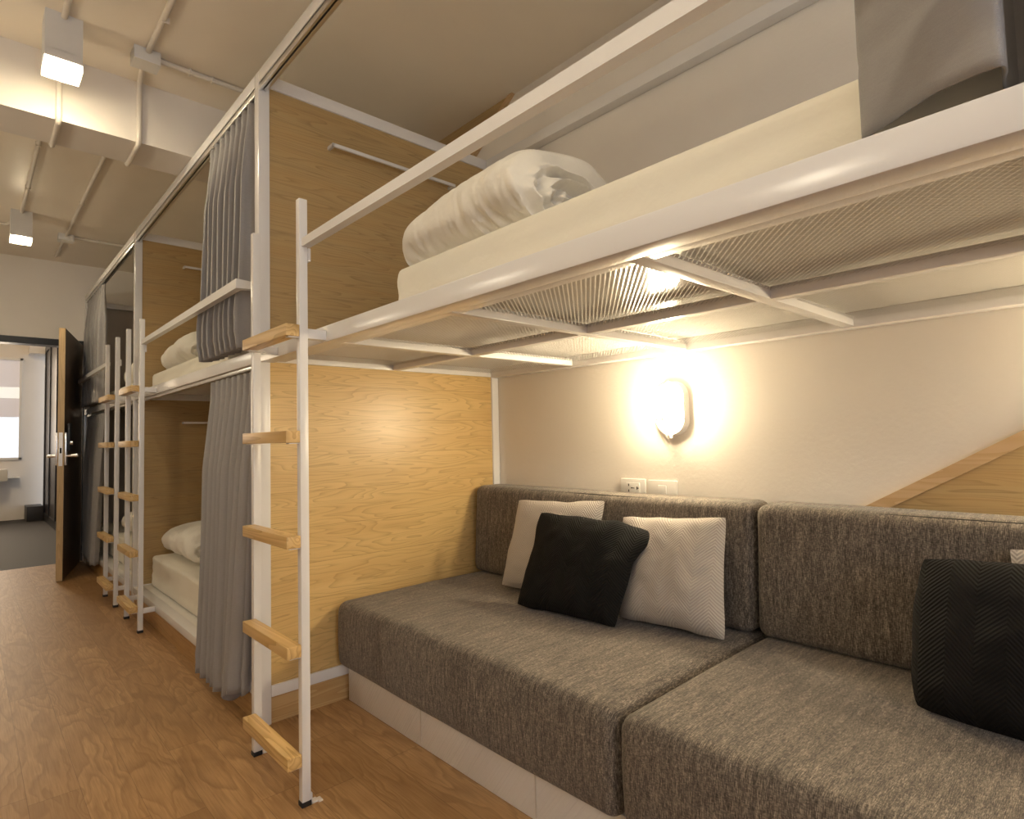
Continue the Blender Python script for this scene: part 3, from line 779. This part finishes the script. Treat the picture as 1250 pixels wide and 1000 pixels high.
for y, z, hy, hz in ((-.756, .788, .002, .0045), (-.756, .766, .002, .0045), (-.771, .777, .005, .002), (-.780, .777, .002, .002), (-.794, .777, .0018, .006), (-.799, .777, .003, .0018)):
    obj('socket_hole', box(B(), XW-.0112, XW-.010, y-hy, y+hy, z-hz, z+hz), hole_m, sk)
sw = thing('wall_switch', 'plain white switch plate right of the wall socket above the sofa back', 'switch', (XW, -.905, .77))
obj('plate', box(B(), XW-.009, XW, -.965, -.842, .735, .810, .003), plast, sw)
obj('rocker', box(B(), XW-.012, XW-.008, -.922, -.888, .748, .792, .002), plast, sw)

# ------------------------------------------------------------------ ceiling lamps, conduits
def ceiling_lamp(x, y, label):
    t = thing('ceiling_lamp', label, 'lamp', (x, y, ZC), 'boxy white ceiling lamps')
    s = .0575
    bm = B(); z0, z1 = 2.432, ZC
    for a in ((x-s, x+s, y-s, y-s+.004), (x-s, x+s, y+s-.004, y+s), (x-s, x-s+.004, y-s+.004, y+s-.004), (x+s-.004, x+s, y-s+.004, y+s-.004)): box(bm, *a, z0, z1)
    box(bm, x-s, x+s, y-s, y+s, z0+.03, z0+.034)
    obj('housing', bm, box_m, t)
    bm = B()
    for a in ((x-s-.001, x+s+.001, y-s-.001, y-s+.002), (x-s-.001, x+s+.001, y+s-.002, y+s+.001), (x-s-.001, x-s+.002, y-s+.002, y+s-.002), (x+s-.002, x+s+.001, y-s+.002, y+s-.002)): box(bm, *a, z0-.028, z0-.0005)
    obj('glass_rim', bm, frost, t, 'glowing frosted rim')
    bm = B(); bmesh.ops.create_uvsphere(bm, u_segments=24, v_segments=12, radius=.042, matrix=Matrix.Translation((x, y, z0-.006)) @ Matrix.Diagonal((1, 1, .45, 1)))
    obj('bulb', bm, lens_ceiling, t, 'glaring lamp face')
    return t
cl = ceiling_lamp(-.513, .613, 'lit white box lamp on the ceiling nearest the camera, at the top left')
dup(cl, (.008, 2.465, 0), 'lit white box lamp on the ceiling farther back, toward the door')
dup(cl, (0, -2.465, 0), 'lit white box lamp on the ceiling beside the loft bunk, out of the frame')
dup(cl, (0, -4.3, 0), 'lit white box lamp on the ceiling at the window end, out of the frame')
def pipe(pts, label, r=.011, clips=()):
    t = thing('ceiling_conduit', label, 'conduit', pts[0], 'painted cable conduits on the ceiling')
    # round off corners
    P = [Vector(p) for p in pts]; out = [P[0]]
    for a, b, c in zip(P, P[1:], P[2:]):
        q = min(.035, (b-a).length*.4, (c-b).length*.4); s = b+(a-b).normalized()*q; e = b+(c-b).normalized()*q
        for k in range(5):
            u = k/4; out.append(s*(1-u)**2 + b*2*u*(1-u) + e*u*u)
    out.append(P[-1]); obj('pipe', tube(B(), out, r, 12), conduit_m, t)
    if clips:
        for x, y, ax in clips:
            if ax == 'y': bm = box(B(), x-r-.002, x+r+.002, y-.005, y+.005, ZC-2*r-.003, ZC, .002)
            else: bm = box(B(), x-.005, x+.005, y-r-.002, y+r+.002, ZC-2*r-.003, ZC, .002)
            obj('clip', bm, conduit_m, t)
zc = ZC-.0115
pipe([(-.513, -4.0, zc), (-.513, .556, zc)], 'painted conduit running along the ceiling into the near box lamp', clips=((-.513, -.4, 'y'), (-.513, .3, 'y')))
pipe([(-.500, .67, zc), (-.500, .853, zc), (-.500, .853, 2.323), (-.500, 1.132, 2.323), (-.500, 1.132, zc), (-.505, 3.02, zc)], 'painted conduit bending round the ceiling beam behind the near box lamp', clips=((-.502, 1.8, 'y'), (-.504, 2.5, 'y')))
pipe([(-.21, -4.0, zc), (-.235, .575, zc)], 'painted conduit on the ceiling leading to the near junction box', clips=((-.226, .33, 'y'), (-.23, -.5, 'y')))
pipe([(-.235, .66, zc), (-.215, .853, zc), (-.215, .853, 2.323), (-.215, 1.132, 2.323), (-.215, 1.132, zc), (-.224, 3.385, zc)], 'painted conduit leaving the near junction box and bending round the beam', clips=((-.218, 1.7, 'y'), (-.22, 2.6, 'y')))
pipe([(-.19, .62, zc), (1.10, .615, zc)], 'painted conduit from the near junction box toward the bunks', clips=((.02, .619, 'x'), (-.07, .62, 'x')))
pipe([(-.224, 3.46, zc), (-.230, 4.05, zc), ], 'short painted conduit from the far junction box toward the door wall')
pipe([(-.174, 3.42, zc), (1.10, 3.40, zc)], 'painted conduit from the far junction box toward the far bunk', clips=((-.02, 3.417, 'x'),))
pipe([(-1.2, 3.37, zc), (-.565, 3.37, zc), (-.52, 3.145, zc)], 'painted conduit reaching the far box lamp from the left')
def jbox(x, y, zb, label):
    t = thing('junction_box', label, 'junction box', (x, y, ZC), 'white junction boxes on the ceiling')
    obj('body', box(B(), x-.048, x+.048, y-.04, y+.04, zb+.003, ZC, .003), box_m, t)
    ld = obj('lid', box(B(), x-.0485, x+.0485, y-.0405, y+.0405, zb, zb+.003), plast, t)
    bm = B()
    for sx in (-1, 1):
        for sy in (-1, 1): obj('screw', box(B(), x+sx*.04-.003, x+sx*.04+.003, y+sy*.032-.003, y+sy*.032+.003, zb-.001, zb), alu, ld)
jbox(-.237, .617, 2.555, 'white junction box on the ceiling beside the near lamp')
jbox(-.224, 3.422, 2.56, 'white junction box on the ceiling near the door wall')

# ------------------------------------------------------------------ open door leaf and hallway things
dr = bpy.data.objects.new('door_1', None); C.objects.link(dr); dr.location = (.0, 4.24, 0); dr['kind'] = 'structure'; dr['_base'] = [0, 4.24, 0]
hx, hy = -.012, 4.245; fx_, fy_ = -.222, 3.375
dv = Vector((fx_-hx, fy_-hy, 0)); dl = dv.length; dv.normalize(); dn = Vector((dv.y, -dv.x, 0))    # dn points to -x side
if dn.x > 0: dn = -dn
def leafbox(u0, u1, n0, n1, z0, z1, bev=0):
    bm = box(B(), u0, u1, n0, n1, z0, z1, bev)
    for v in bm.verts: v.co = Vector((hx, hy, 0)) + dv*v.co.x + dn*v.co.y + Vector((0, 0, v.co.z))
    bmesh.ops.recalc_face_normals(bm, faces=bm.faces); return bm
obj('leaf', leafbox(0, dl-.002, 0, .040, .006, 1.885), door_face, dr)
obj('leaf_edge', leafbox(dl-.002, dl, 0, .040, .006, 1.885), door_edge, dr, 'light oak front edge')
obj('lock_body', leafbox(dl-.075, dl-.004, -.014, -.0005, .855, 1.10, .003), chrome, dr, 'chrome lock case')
obj('lock_body', leafbox(dl-.075, dl-.004, .0405, .052, .855, 1.10, .003), chrome, dr, 'chrome lock case')
obj('lock_plate', leafbox(dl+.0002, dl+.003, .008, .032, .85, 1.10), chrome, dr)
obj('lock_plate_hole', leafbox(dl+.003, dl+.0036, .014, .026, .945, .985), dark_slot, dr)
obj('card_reader', leafbox(dl-.14, dl-.03, -.030, -.0145, .96, 1.17, .004), black_frame, dr, 'black reader on the inner face')
bm = B(); tube(bm, [Vector((hx, hy, .925)) + dv*(dl-.05) + dn*-.013, Vector((hx, hy, .925)) + dv*(dl-.05) + dn*-.07, Vector((hx, hy, .925)) + dv*(dl-.16) + dn*-.07], .009, 10)
obj('handle', bm, chrome, dr)
bm = B(); tube(bm, [Vector((hx, hy, .925)) + dv*(dl-.05) + dn*.053, Vector((hx, hy, .925)) + dv*(dl-.05) + dn*.10, Vector((hx, hy, .925)) + dv*(dl-.14) + dn*.10], .009, 10)
obj('handle', bm, chrome, dr)
bm = B(); tube(bm, [Vector((hx, hy, 1.02)) + dv*(dl-.05) + dn*-.013, Vector((hx, hy, 1.02)) + dv*(dl-.05) + dn*-.045], .016, 14)
obj('thumb_turn', bm, chrome, dr)
t = thing('wall_basin', 'small pale wall-hung basin under the hallway window', 'basin', (-.5, 8.75, .55), None)
obj('body', box(B(), -.72, -.335, 8.45, 8.75, .555, .72, .01), plast, t)
obj('ledge', box(B(), -.335, -.20, 8.60, 8.75, .585, .60, .004), plast, t)
t = tag(obj('step_box', box(B(), -.14, .04, 8.30, 8.74, 0, .20, .004), mat_flat('black_stained_step', (.03, .027, .027), .4), None, base=(-.05, 8.5, 0)), 'low black box on the hallway floor against the dark panelling', 'box')
t = thing('ceiling_lamp', 'plain round lamp on the hallway ceiling, beyond the doorway', 'lamp', (-.6, 6.4, 2.75))
bm = B(); bmesh.ops.create_cone(bm, cap_ends=True, segments=32, radius1=.12, radius2=.14, depth=.05, matrix=Matrix.Translation((-.6, 6.4, 2.725)))
obj('diffuser', bm, mat_emit('hall_lamp_glass', (1, .80, .52), 45), t)

for o in bpy.data.objects:
    if '_base' in o: del o['_base']
